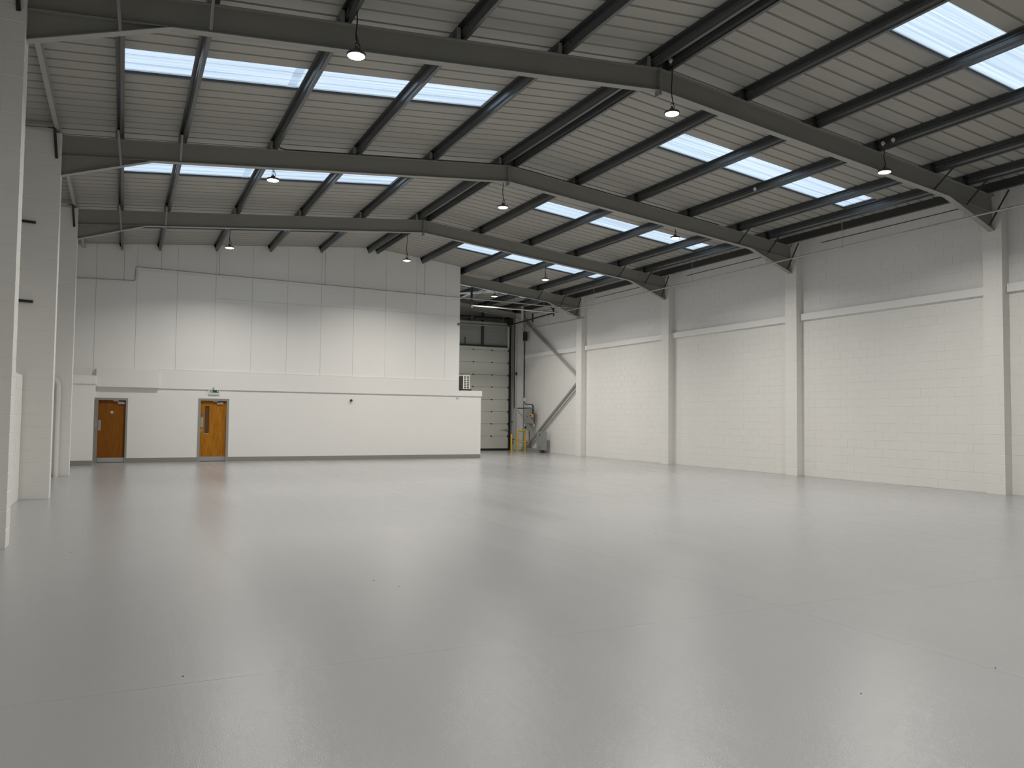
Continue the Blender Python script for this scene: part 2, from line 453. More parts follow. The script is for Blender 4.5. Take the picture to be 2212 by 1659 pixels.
for q in range(-1, 3):
    yc = FY[q]; XB = XLU + 0.02
    p = empty('blockwork_pier', (-1.6, yc, 0))
    tag(p, 'deep white painted blockwork pier, ' + lp_names[q], 'pier', 'blockwork piers of the left wall', 'structure')
    MB().box((XB, yc - HP + 0.006, 0), (XL - 0.006, yc + HP - 0.006, 6.93)).build('pier_core', 'block_paint', p)
    if q < 0: continue
    z = 0.0; kk = 0
    while z < 6.9:
        h = min(CH, 6.93 - z); x = XL
        ws = [0.44, 0.44, 0.22] if kk % 2 == 0 else [0.22, 0.44, 0.44]
        for wx in ws:
            jy = random.uniform(-0.0012, 0.0012)
            place('block', pblock(wx, 2 * HP, h), p, (x - wx / 2 + random.uniform(-.0006, .0006), yc + jy, z)); x -= wx
        z += CH; kk += 1

# rear wall (behind the viewer)
m = MB(); m.prism([(XLU, 0), (18.3, 0), (18.3, zs(18.3)), (RX, zs(RX)), (XLU, zs(XLU))], YB - 0.25, YB, 'Y')
tag(m.build('wall_rear', 'gable_sheet'), 'grey panelled end wall behind the viewer', 'wall', kind='structure')

# ------------------------------------------------------------------ steel frames
def isect(m, x0, t0, b0, x1, t1, b1, yc, b=0.142, tf=0.014, tw=0.009):
    m.prism([(x0, t0), (x1, t1), (x1, t1 - tf), (x0, t0 - tf)], yc - b / 2, yc + b / 2)
    m.prism([(x0, b0 + tf), (x1, b1 + tf), (x1, b1), (x0, b0)], yc - b / 2, yc + b / 2)
    m.prism([(x0, t0 - tf), (x1, t1 - tf), (x1, b1 + tf), (x0, b0 + tf)], yc - tw / 2, yc + tw / 2)
LPUR = [8.17, 6.37, 4.555, 2.74, 0.94, -0.20]
RPUR = [8.50, 10.33, 12.17, 13.95, 15.74, 16.85]
fr_names = {-1: 'above the viewer, out to the rear', 0: 'nearest of those in view', 1: 'second of those in view', 2: 'third of those in view, in front of the partition', 3: 'behind the tall partition', 4: 'against the gable by the loading door'}
XHL, ZHL, XIL = XL, 6.150, 0.42
XHR, ZHR, XIR = XR, 6.022, 16.22
for q in range(-1, 5):
    yc = FY[q]
    f = empty('portal_frame', (RX, yc, 7.4))
    tag(f, 'dark grey haunched steel rafter, ' + fr_names[q], 'roof beam', 'steel portal frames of the roof')
    dp = 0.14 if q == 4 else 0.0
    m = MB(); isect(m, XL - 0.3, zt(XL - 0.3), zb(XL - 0.3) + dp, RX - 0.012, zt(RX), zb(RX) + dp, yc); m.build('left_rafter', 'rafter_paint', f)
    m = MB(); isect(m, RX + 0.012, zt(RX), zb(RX) + dp, XR + 0.1, zt(XR + 0.1), zb(XR + 0.1) + dp, yc); m.build('right_rafter', 'rafter_paint', f)
    for (xa, za, xi, nm) in () if q == 4 else ((XHL - 0.02, ZHL, XIL, 'left_haunch'), (XHR + 0.02, ZHR, XIR, 'right_haunch')):
        m = MB(); tf = 0.014
        m.prism([(xa, za + tf), (xi, zb(xi) + tf), (xi, zb(xi)), (xa, za)], yc - 0.071, yc + 0.071)
        m.prism([(xa, zb(xa)), (xi, zb(xi)), (xa, za + tf)], yc - 0.0045, yc + 0.0045)
        m.build(nm, 'rafter_paint', f)
    m = MB(); m.box((RX - 0.014, yc - 0.08, zb(RX) - 0.085), (RX + 0.014, yc + 0.08, zt(RX) + 0.012)); ep = m.build('apex_plate', 'rafter_paint', f)
    for zz in (0.10, 0.20, 0.30, -0.045):
        for dy in (-0.045, 0.045):
            MB().tube([(RX - 0.03, yc + dy, zb(RX) + zz), (RX + 0.03, yc + dy, zb(RX) + zz)], 0.013, 6).build('bolt', 'grey_steel', ep)
    for xp in LPUR + RPUR:
        s = -1
        m = MB(); z0 = zt(xp)
        m.box((xp - 0.085, yc - 0.055, z0), (xp - 0.012, yc - 0.047, z0 + 0.19))
        m.box((xp - 0.020, yc - 0.055, z0), (xp - 0.012, yc + 0.055, z0 + 0.19))
        m.build('cleat', 'rafter_paint' if xp < RX else 'dark_steel', f)
    stays = [((0.94 - 0.03, yc - 0.42, zt(0.94) + 0.05), (0.94 - 0.03, yc - 0.075, zb(0.94) + 0.03)),
             ((-0.20 - 0.03, yc - 0.42, zt(-0.2) + 0.05), (-0.17, yc - 0.075, 6.50)),
             ((15.74, yc - 0.50, zt(15.74) + 0.02), (15.74, yc - 0.03, zb(15.74) + 0.05)),
             ((16.85, yc - 0.52, zt(16.85) + 0.03), (16.85, yc - 0.03, zb(16.85) - 0.02)),
             ((17.55, yc - 0.55, 6.82), (17.58, yc - 0.08, 6.13))]
    for a, b in ([] if q == 4 else stays):
        m = MB(); m.bar(a, b, 0.036, 0.006); m.bar((a[0] + 0.015, a[1], a[2]), (b[0] + 0.015, b[1], b[2]), 0.006, 0.036)
        m.build('stay', 'dark_steel' if a[0] > 8 else 'grey_steel', f)
    if q == 4:
        m = MB()
        for xx in (17.56, 17.93):
            m.box((xx, yc - 0.09, 0), (xx + 0.014, yc + 0.09, zt(17.6)))
        m.box((17.574, yc - 0.005, 0), (17.93, yc + 0.005, zt(17.6)))
        m.build('corner_column', 'white_steel', f)
        MB().box((17.45, yc - 0.13, 0.0), (18.02, yc + 0.13, 0.02)).build('base_plate', 'grey_steel', f)

# ------------------------------------------------------------------ purlins
ORD = ['first', 'second', 'third', 'fourth', 'fifth', 'sixth']
def zsection(xp):
    H = zs(xp) - zt(xp) - 0.003; z0 = zt(xp) + 0.002
    c = [(0.072, 0.018), (0.072, 0.0), (0.012, 0.0), (0.012, 0.035), (-0.006, 0.075), (-0.006, H * 0.62), (0.008, H * 0.72), (0.008, H), (-0.062, H), (-0.062, H - 0.016)]
    t = 0.004
    outer = [(xp + a, z0 + b) for a, b in c]
    inn = [(0.068, 0.018), (0.068, 0.004), (0.016, 0.004), (0.016, 0.036), (-0.002, 0.076), (-0.002, H * 0.61), (0.012, H * 0.71), (0.012, H - 0.0), (0.004, H - 0.004), (-0.058, H - 0.004), (-0.058, H - 0.016)]
    inn = [(0.068, 0.018), (0.068, 0.004), (0.016, 0.004), (0.016, 0.036), (-0.002, 0.076), (-0.002, H * 0.61), (0.004, H * 0.72), (0.004, H - 0.004), (-0.058, H - 0.004), (-0.058, H - 0.016)]
    return outer + [(xp + a, z0 + b) for a, b in reversed(inn)]
for side, lst in (('left', LPUR), ('right', RPUR)):
    for i, xp in enumerate(lst):
        r = empty('roof_purlin', (xp, 15, zt(xp)))
        tag(r, '%s galvanised roof purlin counted from the ridge down the %s slope' % (ORD[i], side), 'purlin', 'galvanised purlins of the %s slope' % side)
        ks = [YB] + [FY[q] for q in range(-1, 5)]
        yend = YO - 0.03 if xp < 11.9 else YG
        ks = [v for v in ks if v < yend - 0.5] + [yend]
        if xp < 11.9: ks = ks
        prof = zsection(xp)
        for a, b in zip(ks[:-1], ks[1:]):
            MB().prism(prof, a + 0.003, b - 0.003, 'Y').build('purlin_length', 'galvanised', r)
        for a in ks[1:-1]:
            pr2 = [(x, z) for x, z in prof]
            MB().box((xp - 0.016, a - 0.30, zt(xp) + 0.085), (xp - 0.007, a + 0.30, zt(xp) + 0.135)).build('lap_sleeve', 'galvanised', r)
# ridge tie plates joining the two ridge purlins
# eaves beams
r = empty('eaves_beam', (-1.28, 15, 7.0)); tag(r, 'pale painted eaves beam along the top of the left wall', 'eaves beam')
for a, b in zip([YB] + [FY[q] for q in range(-1, 3)], [FY[q] for q in range(-1, 3)] + [YO]):
    MB().prism([(-1.31, 6.99), (-1.235, 6.99), (-1.235, 7.02), (-1.29, 7.02), (-1.29, 7.15), (-1.235, 7.15), (-1.235, 7.165), (-1.31, 7.165)], a + 0.01, b - 0.01).build('beam_length', 'eaves_paint', r)
for q in (0, 1, 2):
    yc = FY[q]
    m = MB(); m.bar((-1.310, yc - 0.26, 7.02), (-1.262, yc - 0.205, 6.43), 0.008, 0.05); m.bar((-1.310, yc - 0.235, 7.02), (-1.262, yc - 0.20, 6.43), 0.05, 0.008)
    m.build('stay', 'dark_steel', r)
    MB().box((-1.42, yc - 0.27, 6.985), (-1.29, yc - 0.22, 6.995)).build('stay_clip', 'dark_steel', r)
r = empty('eaves_beam', (17.66, 15, 6.9)); tag(r, 'dark galvanised eaves beam along the top of the right wall', 'eaves beam')
zz = 6.90
for a, b in zip([YB] + [FY[q] for q in range(-1, 5)], [FY[q] for q in range(-1, 5)] + [YG]):
    MB().prism([(17.60, zz), (17.70, zz), (17.70, zz + 0.02), (17.61, zz + 0.02), (17.61, zs(17.6) - 0.02), (17.70, zs(17.6) - 0.02), (17.70, zs(17.7) - 0.002), (17.60, zs(17.6) - 0.002)], a + 0.003, b - 0.003).build('beam_length', 'dark_steel', r)

# ------------------------------------------------------------------ high partition above the office
wp = empty('wall_far', (5.5, YO, 3.1)); tag(wp, 'tall white panelled partition rising from the office to the roof', 'wall', kind='structure')
XU = 11.945
jn = [XLU, -0.90, 0.305, 1.555, 2.79, 4.01, 5.235, 6.455, 7.67, 8.91, 10.14, 11.36, XU]
yf = YO - 0.01
g = 0.004
for a, b in zip(jn[:-1], jn[1:]):
    def top(x0, x1):
        pts = [(x1, zs(x1) - 0.003)]
        if x0 < RX < x1: pts.append((RX, zs(RX) - 0.003))
        return pts + [(x0, zs(x0) - 0.003)]
    a2, b2 = a + g, b - g
    if a > 2.5:
        MB().prism([(a2, 3.0), (b2, 3.0), (b2, 5.66), (a2, 5.66)], yf, yf + 0.09).build('panel', 'panel_white', wp)
        MB().prism([(a2, 5.665), (b2, 5.665)] + top(a2, b2), yf, yf + 0.09).build('panel', 'panel_white', wp)
    else:
        MB().prism([(a2, 3.0), (b2, 3.0)] + top(a2, b2), yf, yf + 0.09).build('panel', 'panel_white', wp)
MB().prism([(XLU, 3.0), (XU, 3.0), (XU, zs(XU) - .01), (RX, zs(RX) - .01), (XLU, zs(XLU) - .01)], yf + 0.02, yf + 0.10).build('partition_core', 'panel_white', wp)
MB().box((XU - 0.005, yf - 0.008, 2.69), (XU + 0.035, yf + 0.16, zs(XU) - 0.005)).build('corner_trim', 'trim_white', wp)
MB().box((XU - 0.10, yf + 0.10, 2.7), (XU, YG, zs(XU) - 0.4)).build('return_wall', 'panel_white', wp)

# ------------------------------------------------------------------ office front wall, lobby, fascia
wo = empty('wall_office', (6, YO, 0)); tag(wo, 'low smooth white office front wall with two doors', 'wall', kind='structure')
D1 = (-0.80, 0.152, 2.128); D2 = (2.325, 3.328, 2.17)     # frame outer x0, x1, top
XE = 12.955
m = MB()
m.box((D1[1], YO, 0), (D2[0], YO + 0.14, 2.6)); m.box((D2[1], YO, 0), (XE, YO + 0.14, 2.6))
m.box((XLU, YO, D1[2]), (D1[1], YO + 0.14, 2.6)); m.box((D2[0], YO, D2[2]), (D2[1], YO + 0.14, 2.6))
m.box((XE - 0.14, YO + 0.14, 0), (XE, YG - 0.2, 2.6))
m.build('front_wall', 'plaster_white', wo)
MB().box((XLU, YO + 0.05, 2.6), (XE + 0.02, YG - 0.2, 2.688)).build('office_roof', 'plaster_white', wo)
MB().prism([(1.08, 2.478), (XE + 0.03, 2.478), (XE + 0.03, 2.692), (XU - 0.01, 2.692), (XU - 0.01, 3.10), (1.08, 3.14)], YO - 0.045, YO + 0.045).build('fascia', 'plaster_white', wo)
MB().prism([(XU - 0.01, 3.10), (1.08, 3.14), (1.08, 3.115), (XU - 0.01, 3.075)], YO - 0.05, YO - 0.045).build('fascia_bead', 'trim_white', wo)
MB().box((XLU, YO - 0.02, 2.60), (-0.79, YO + 0.05, 3.10)).build('bulkhead_return', 'plaster_white', wo)
MB().box((-0.80, YO - 0.15, 2.49), (1.08, YO + 0.05, 3.10)).build('bulkhead', 'plaster_white', wo)
MB().box((XE - 0.028, YO - 0.006, 0), (XE + 0.004, YO + 0.03, 2.478)).build('corner_bead', 'trim_white', wo)

lb = empty('wall_lobby', (-1.5, 27.6, 0)); tag(lb, 'white lobby box projecting from the office at the left', 'wall', kind='structure')
YLB = 27.62
m = MB(); m.box((XLU, YLB, 0), (-0.93, YO, 2.53)); m.box((-0.93, YLB, 0), (-0.80, YLB + 0.08, 2.53)); m.box((-0.93, YLB + 0.08, 2.11), (-0.80, YO, 2.53)); m.build('lobby_wall', 'plaster_white', lb)
MB().box((XLU, YLB - 0.03, 2.53), (-0.775, YO, 2.79)).build('lobby_fascia', 'plaster_white', lb)

# skirting boards
def skirt(name, segs, label):
    r = empty(name); tag(r, label, 'skirting', kind='structure')
    for a, b in segs:
        x0, x1 = min(a[0], b[0]), max(a[0], b[0]); y0, y1 = min(a[1], b[1]), max(a[1], b[1])
        MB().prism([(0, 0), (0, 0.14), (0.006, 0.15), (0.018, 0.15), (0.018, 0)], 0, 1, 'X')
        MB().box((x0, y0, 0.001), (x1, y1, 0.135)).build('board', 'skirting_grey', r)
        MB().box((x0, y0 + 0.006, 0.135), (x1, y1, 0.15)).build('top_bead', 'skirting_grey', r)
skirt('baseboard_office', [((D1[1], YO - 0.018), (D2[0], YO)), ((D2[1], YO - 0.018), (XE, YO))], 'grey skirting board along the foot of the office wall')
skirt('baseboard_lobby', [((XLU, YLB - 0.018), (-0.80, YLB))], 'grey skirting board along the foot of the projecting lobby')

# ------------------------------------------------------------------ office doors
def disc(m, c, r, th, n=24):
    # disc facing -Y
    vs = [(c[0] + r * math.cos(2 * math.pi * k / n), c[1], c[2] + r * math.sin(2 * math.pi * k / n)) for k in range(n)]
    vs += [(v[0], c[1] - th, v[2]) for v in vs]
    m.add(vs, [tuple(range(n)), tuple(range(2 * n - 1, n - 1, -1))] + [(i, i + n, (i + 1) % n + n, (i + 1) % n) for i in range(n)])
    return m
def door(n, D, label, woodm, glazed):
    x0, x1, top = D; xl, xr = x0 + 0.08, x1 - 0.08; zt_ = top - 0.075
    if not glazed: xl, xr = x0 + 0.085, x1 - 0.06
    root = empty('door_%d' % n, ((x0 + x1) / 2, YO, 0)); tag(root, label, 'door', kind='structure')
    fm = MB(); fm.box((x0, YO - 0.012, 0), (xl, YO + 0.135, top)); fm.box((xr, YO - 0.012, 0), (x1, YO + 0.135, top)); fm.box((xl, YO - 0.012, zt_), (xr, YO + 0.135, top))
    fm.build('door_frame', 'frame_grey', root)
    yl = YO + 0.075
    lf = MB()
    if glazed:
        ga, gb, gz0, gz1 = xl + 0.150, xl + 0.285, 0.965, 1.905
        lf.box((xl + .003, yl, 0.012), (ga, yl + 0.045, zt_ - .003)); lf.box((gb, yl, 0.012), (xr - .003, yl + 0.045, zt_ - .003))
        lf.box((ga, yl, 0.012), (gb, yl + 0.045, gz0)); lf.box((ga, yl, gz1), (gb, yl + 0.045, zt_ - .003))
    else:
        lf.box((xl + .003, yl, 0.012), (xr - .003, yl + 0.045, zt_ - .003))
    leaf = lf.build('leaf', woodm, root)
    if glazed:
        MB().box((ga, yl + 0.018, gz0), (gb, yl + 0.026, gz1)).build('vision_pane', 'vision_glass', leaf)
        b = MB()
        b.box((ga - .012, yl - .008, gz0 - .012), (ga, yl + .01, gz1 + .012)); b.box((gb, yl - .008, gz0 - .012), (gb + .012, yl + .01, gz1 + .012))
        b.box((ga, yl - .008, gz1), (gb, yl + .01, gz1 + .012)); b.build('glazing_bead', 'oak_veneer', leaf)
        MB().box((ga, yl - .008, gz0 - .012), (gb, yl + .01, gz0)).build('sill_bead', 'trim_white', leaf)
        disc(MB(), (xl + 0.06, yl, 1.605), 0.034, 0.003).build('round_sign', 'sign_blue', leaf)
        disc(MB(), (xl + 0.06, yl - 0.003, 1.605), 0.012, 0.0015).build('sign_mark', 'sign_white', leaf)
        MB().box((xl + 0.015, yl - 0.004, 1.185), (xl + 0.095, yl, 1.515)).build('push_plate', 'brushed_steel', leaf)
        disc(MB(), (xl + 0.048, yl, 1.065), 0.027, 0.006).build('lock_rose', 'bright_steel', leaf)
        c0 = (xl + 0.53, xl + 0.735)
    else:
        cx = (xl + xr) / 2
        disc(MB(), (cx, yl, 1.655), 0.042, 0.003).build('round_sign', 'sign_white', leaf)
        pm = MB(); disc(pm, (cx, yl - 0.003, 1.674), 0.007, 0.0015, 12)
        pm.prism([(cx - 0.006, 1.664), (cx + 0.006, 1.664), (cx + 0.014, 1.640), (cx + 0.006, 1.638), (cx + 0.005, 1.624), (cx - 0.005, 1.624), (cx - 0.006, 1.638), (cx - 0.014, 1.640)], yl - 0.0045, yl - 0.003)
        pm.build('sign_figure', 'sign_black', leaf)
        MB().box((xl + 0.008, yl - 0.004, 1.055), (xl + 0.088, yl, 1.40)).build('push_plate', 'brushed_steel', leaf)
        c0 = (xl + 0.57, xl + 0.775)
    MB().box((xl + 0.004, yl - 0.003, 0.014), (xr - 0.004, yl, 0.165)).build('kick_plate', 'brushed_steel', leaf)
    cl = MB().box((c0[0], yl - 0.045, zt_ - 0.125), (c0[1], yl, zt_ - 0.065)).build('door_closer', 'brushed_steel', leaf)
    am = MB(); am.bar((c0[0] + 0.14, yl - 0.03, zt_ - 0.05), (c0[0] - 0.10, yl - 0.075, zt_ - 0.022), 0.022, 0.01); am.box((c0[0] + 0.12, yl - 0.04, zt_ - 0.065), (c0[0] + 0.16, yl - 0.015, zt_ - 0.04))
    am.box((c0[0] - 0.14, yl - 0.08, zt_ - 0.03), (c0[0] + 0.02, yl - 0.05, zt_ - 0.008))
    am.build('closer_arm', 'brushed_steel', cl)
    return root
door(1, D1, 'plain dark oak washroom door with a round sign, beside the lobby', 'oak_veneer_dark', False)
door(2, D2, 'oak office door with a tall narrow vision panel under the exit sign', 'oak_veneer', True)
# lobby side door (seen almost edge on)
d3 = empty('door_3', (-0.80, 28.3, 0)); tag(d3, 'grey lobby side door with a pull handle, seen almost edge on', 'door', kind='structure')
m = MB(); m.box((-0.925, YLB + 0.08, 0), (-0.785, YLB + 0.16, 2.11)); m.box((-0.925, YO - 0.09, 0), (-0.785, YO - 0.015, 2.11)); m.box((-0.925, YLB + 0.16, 2.03), (-0.785, YO - 0.09, 2.11)); m.build('door_frame', 'frame_grey', d3)
lf3 = MB().box((-0.87, YLB + 0.165, 0.012), (-0.825, YO - 0.095, 2.025)).build('leaf', 'frame_grey', d3)
hy = YO - 0.23
MB().tube([(-0.825, hy, 1.46), (-0.775, hy, 1.46), (-0.765, hy, 1.45), (-0.765, hy, 1.20), (-0.775, hy, 1.19), (-0.825, hy, 1.19)], 0.011, 8).build('pull_handle', 'bright_steel', lf3, True)
MB().tube([(-0.825, hy - 0.02, 1.03), (-0.80, hy - 0.02, 1.03)], 0.026, 12).build('lock_rose', 'bright_steel', lf3, True)

# ------------------------------------------------------------------ things on the office wall
r = empty('exit_sign', (2.815, YO, 2.4)); tag(r, 'green running man exit sign in a grey light box above the glazed door', 'exit sign')
m = MB(); m.prism([(2.635, 2.318), (2.648, 2.305), (2.985, 2.305), (2.998, 2.318), (2.998, 2.476), (2.985, 2.476), (2.648, 2.476), (2.635, 2.463)], YO - 0.05, YO); m.build('light_box', 'plastic_white', r)
gp = MB().box((2.700, YO - 0.053, 2.378), (2.965, YO - 0.05, 2.468)).build('green_panel', 'sign_green', r)
MB().box((2.722, YO - 0.0545, 2.388), (2.770, YO - 0.053, 2.458)).build('doorway_mark', 'sign_white', gp)
m = MB(); disc(m, (2.753, YO - 0.0545, 2.444), 0.007, 0.001, 12)
m.prism([(2.742, 2.435), (2.757, 2.437), (2.764, 2.425), (2.756, 2.418), (2.752, 2.408), (2.759, 2.394), (2.752, 2.393), (2.745, 2.408), (2.733, 2.396), (2.729, 2.401), (2.741, 2.416)], YO - 0.0555, YO - 0.0545); m.build('running_figure', 'sign_green', gp)
m = MB(); m.prism([(2.925, 2.454), (2.937, 2.454), (2.937, 2.428), (2.956, 2.428), (2.931, 2.395), (2.906, 2.428), (2.925, 2.428)], YO - 0.0545, YO - 0.053); m.build('arrow_mark', 'sign_white', gp)
def sensor(x, z, label, s=1.0):
    r = empty('motion_sensor', (x, YO - 0.045, z)); tag(r, label, 'sensor')
    yw = YO - 0.045 if z > 2.478 else YO
    MB().box((x - 0.025 * s, yw - 0.02, z - 0.045 * s), (x + 0.025 * s, yw, z + 0.045 * s)).build('back_box', 'plastic_white', r)
    MB().lathe([(0.012 * s, 0.03 * s), (0.028 * s, 0.015 * s), (0.032 * s, -0.005 * s), (0.026 * s, -0.025 * s), (0.008 * s, -0.03 * s)][::-1], (x, yw - 0.045, z + 0.01), 14).build('sensor_head', 'plastic_white', r, True)
sensor(2.80, 2.545, 'small white motion sensor just above the exit sign')
sensor(11.93, 2.415, 'small white motion sensor under the fascia near the office corner')
r = empty('alarm_sounder', (7.636, YO, 2.2)); tag(r, 'dark red round alarm sounder on the white office wall', 'alarm')
def lathe_y(prof, c, n, name, mt, parent):
    m = MB(); m.lathe(prof, (0, 0, 0), n); m.v = [(c[0] + v[0], c[1] - v[2], c[2] + v[1]) for v in m.v]
    return m.build(name, mt, parent, True)
lathe_y([(0.046, 0.0), (0.046, 0.03)], (7.636, YO, 2.205), 18, 'base', 'plastic_white', r)
lathe_y([(0.048, 0.03), (0.050, 0.06), (0.042, 0.085), (0.02, 0.092)], (7.636, YO, 2.205), 18, 'sounder_body', 'alarm_red', r)
r = empty('wall_bracket', (XU - 0.04, YO, 5.35)); tag(r, 'small black fixing on the right edge of the tall partition', 'fixing')
MB().box((XU - 0.06, YO - 0.06, 5.32), (XU + 0.02, YO - 0.019, 5.37)).build('fixing_block', 'black_paint', r)
MB().tube([(XU - 0.02, YO - 0.05, 5.32), (XU - 0.02, YO - 0.05, 5.25)], 0.008, 6).build('fixing_pin', 'black_paint', r)

# pipe run across the partition
YP = YO - 0.16
r = empty('service_pipe', (5, YP, 6.4)); tag(r, 'thin grey service pipe crossing the tall white partition with a step at its left end', 'pipe')
def zpipe(x): return 6.50 - (x - 0.28) * 0.0095
MB().tube([(-2.2, YP, 5.96), (0.20, YP, 6.03), (0.235, YP, 6.045), (0.25, YP, 6.08), (0.255, YP, 6.43), (0.265, YP, 6.47), (0.30, YP, zpipe(.3)), (16.84, YP, zpipe(16.84))], 0.021, 10).build('pipe', 'pipe_paint', r, True)
for xd, z0 in ((-0.09, 6.03), (1.03, None), (2.87, None), (6.54, None), (10.42, None)):
    zz = zpipe(xd) if z0 is None else z0
    MB().tube([(xd, YP, zz + 0.02), (xd, YP, zt(xd) + 0.01)], 0.007, 6).build('hanger_rod', 'grey_steel', r)
    MB().tube([(xd - 0.02, YP, zz), (xd + 0.02, YP, zz)], 0.027, 10).build('pipe_clip', 'grey_steel', r)
for (xd) in (13.9,):
    MB().tube([(15.74, YP + 0.02, zpipe(15.7)), (15.74, YP + 0.02, zt(15.74))], 0.006, 6).build('hanger_rod', 'grey_steel', r)
# pipe along the right wall
XPI, ZPI = 16.85, 6.215
r = empty('service_pipe', (XPI, 15, ZPI)); tag(r, 'thin grey service pipe hung along the right wall under the haunches', 'pipe')
MB().tube([(XPI, YB + 0.2, ZPI), (XPI, YP - 0.12, ZPI), (XPI, YP - 0.03, ZPI), (XPI, YP, ZPI - 0.03), (XPI, YP, 6.09), (XPI + 0.03, YP, 6.06), (17.70, YP, 5.985), (17.74, YP + 0.04, 5.985), (17.74, 34.7, 6.03)], 0.021, 10).build('pipe', 'pipe_paint', r, True)
for q in range(-1, 4):
    yy = FY[q] + 3.37
    if yy < YP and yy > 0:
        MB().tube([(XPI, yy, ZPI), (XPI, yy, zt(XPI) + 0.005)], 0.007, 6).build('hanger_rod', 'grey_steel', r)
        MB().box((XPI - 0.03, yy - 0.02, ZPI - 0.03), (XPI + 0.03, yy + 0.02, ZPI - 0.02)).build('pipe_clip', 'grey_steel', r)
    zh = zb(16.85) - (16.85 - 16.22) * 0.29
    MB().tube([(XPI, FY[q] + 0.03, ZPI), (XPI + 0.01, FY[q] + 0.0, zh)], 0.006, 6).build('hanger_rod', 'grey_steel', r)
    for dy in (-1.0, 1.1, 3.8):
        if FY[q] + dy < YP: MB().tube([(XPI, FY[q] + dy - 0.025, ZPI), (XPI, FY[q] + dy + 0.025, ZPI)], 0.0225, 10).build('pipe_label', 'tag_yellow', r)
MB().tube([(17.74, 32.0, 6.05), (17.74, 32.0, 6.93)], 0.006, 6).build('hanger_rod', 'grey_steel', r)
# cable along the top of the right wall
for q in range(-1, 4):
    a, b = FY[q] + 0.25, min(FY[q + 1] - 0.95, YG)
    r = MB().tube([(XRW - 0.012, a - 0.15, 6.93), (XRW - 0.012, a + 0.05, 6.93), (XRW - 0.012, a + 0.22, 6.80), (XRW - 0.012, b, 6.80)], 0.009, 6).build('wall_cable', 'black_rubber')
    tag(r, 'thin dark cable atop the right wall, ' + {-1: 'nearest the viewer', 0: 'between the nearest and second piers', 1: 'between the second and third piers', 2: 'between the third and farthest piers', 3: 'above the diagonal braces'}[q], 'cable', 'cables on the right wall')
# cable on top of the second frame
yc = FY[1] - 0.06
pts = [(2.80, yc - 0.05, zt(2.8) + 0.09), (2.88, yc, zt(2.88) + 0.04)] + [(x, yc + 0.008 * math.sin(x * 9), zt(x) + 0.014) for x in [3.0 + 0.4 * i for i in range(14)]] + [(RX, yc, zt(RX) + 0.022)] + [(x, yc + 0.008 * math.sin(x * 9), zt(x) + 0.014) for x in [8.6 + 0.4 * i for i in range(17)]]
tag(MB().tube(pts, 0.012, 6).build('roof_cable', 'black_rubber'), 'black cable lying along the top flange of the second roof frame', 'cable')

# ------------------------------------------------------------------ lamps
def make_lamp(name, x, y, z, ztop, label):
    root = empty(name, (x, y, z)); tag(root, label, 'lamp', 'round high bay lamps hung from the purlins')
    tx, ty = random.uniform(-0.06, 0.06), random.uniform(-0.06, 0.06)
    hd = MB().lathe([(0.122, -0.004), (0.136, 0.0), (0.138, 0.018), (0.130, 0.026), (0.085, 0.034), (0.080, 0.052), (0.045, 0.062), (0.040, 0.095), (0.018, 0.10)], (x, y, z), 32).build('housing', 'lamp_housing', root, True)
    m = MB()
    for k in range(20):
        a = 2 * math.pi * k / 20; c, s = math.cos(a), math.sin(a)
        m.bar((x + 0.07 * c, y + 0.07 * s, z + 0.037), (x + 0.128 * c, y + 0.128 * s, z + 0.030), 0.004, 0.02)
    m.build('heat_fins', 'lamp_housing', hd)
    MB().lathe([(0.0, -0.016), (0.09, -0.014), (0.118, -0.008), (0.121, -0.002)], (x, y, z), 32).build('lens', 'lamp_lens', root, True)
    MB().tube([(x + 0.025 * math.cos(a), y, z + 0.155 + 0.03 * math.sin(a)) for a in [i * math.pi / 5 - math.pi / 2 for i in range(11)]], 0.005, 6, False).build('hook', 'black_paint', root)
    MB().tube([(x, y, z + 0.095), (x, y, z + 0.13)], 0.012, 8).build('hook_stem', 'black_paint', root)
    n = 10; pts = []
    for i in range(n + 1):
        t = i / n; zz = z + 0.17 + (ztop - z - 0.17) * t
        pts.append((x + 0.018 * math.sin(t * 7 + x) * (1 - t), y + 0.014 * math.sin(t * 5 + y) * (1 - t), zz))
    MB().tube(pts, 0.009, 6).build('cable', 'black_rubber', root, True)
    MB().tube([(x + 0.045, y, z + 0.085), (x + 0.05, y, z + 0.15), (x + 0.012, y, z + 0.24), (x, y, z + 0.30)], 0.006, 6).build('supply_lead', 'black_rubber', root, True)
    ld = bpy.data.lights.new('lamp_light', 'AREA'); ld.shape = 'DISK'; ld.size = 0.22; ld.energy = LAMP_POWER; ld.color = LAMP_COLOR; ld.spread = LAMP_SPREAD
    lo = bpy.data.objects.new('lamp_light', ld); COL.objects.link(lo); lo.parent = root; lo.location = (0, 0, -0.02)
    return root
lamps = [(2.80, 10.70, 6.675, 'over the nearest frame on the left slope'), (8.50, 10.93, 6.985, 'at the apex of the nearest frame'), (13.97, 10.94, 6.775, 'on the right half of the nearest frame'),
         (2.78, 17.42, 6.715, 'against the rooflight behind the second frame, left'), (8.50, 17.77, 6.95, 'just behind the apex of the second frame'), (13.97, 17.81, 6.79, 'against the rooflight behind the second frame, right'),
         (2.78, 25.13, 6.71, 'at the left in front of the tall partition'), (8.50, 25.30, 6.92, 'in front of the tall partition near its ridge'), (13.97, 25.48, 6.78, 'in front of the rooflight by the partition edge'),
         (13.97, 29.95, 6.76, 'behind the fourth frame near the loading door'),
         (2.80, 1.9, 6.69, 'added out of view above the viewer on the left'), (8.50, 1.9, 6.97, 'added out of view above the viewer at the ridge'), (13.97, 1.9, 6.78, 'added out of view above the viewer on the right')]  # unseen row carrying on the lamp grid, added to light the foreground
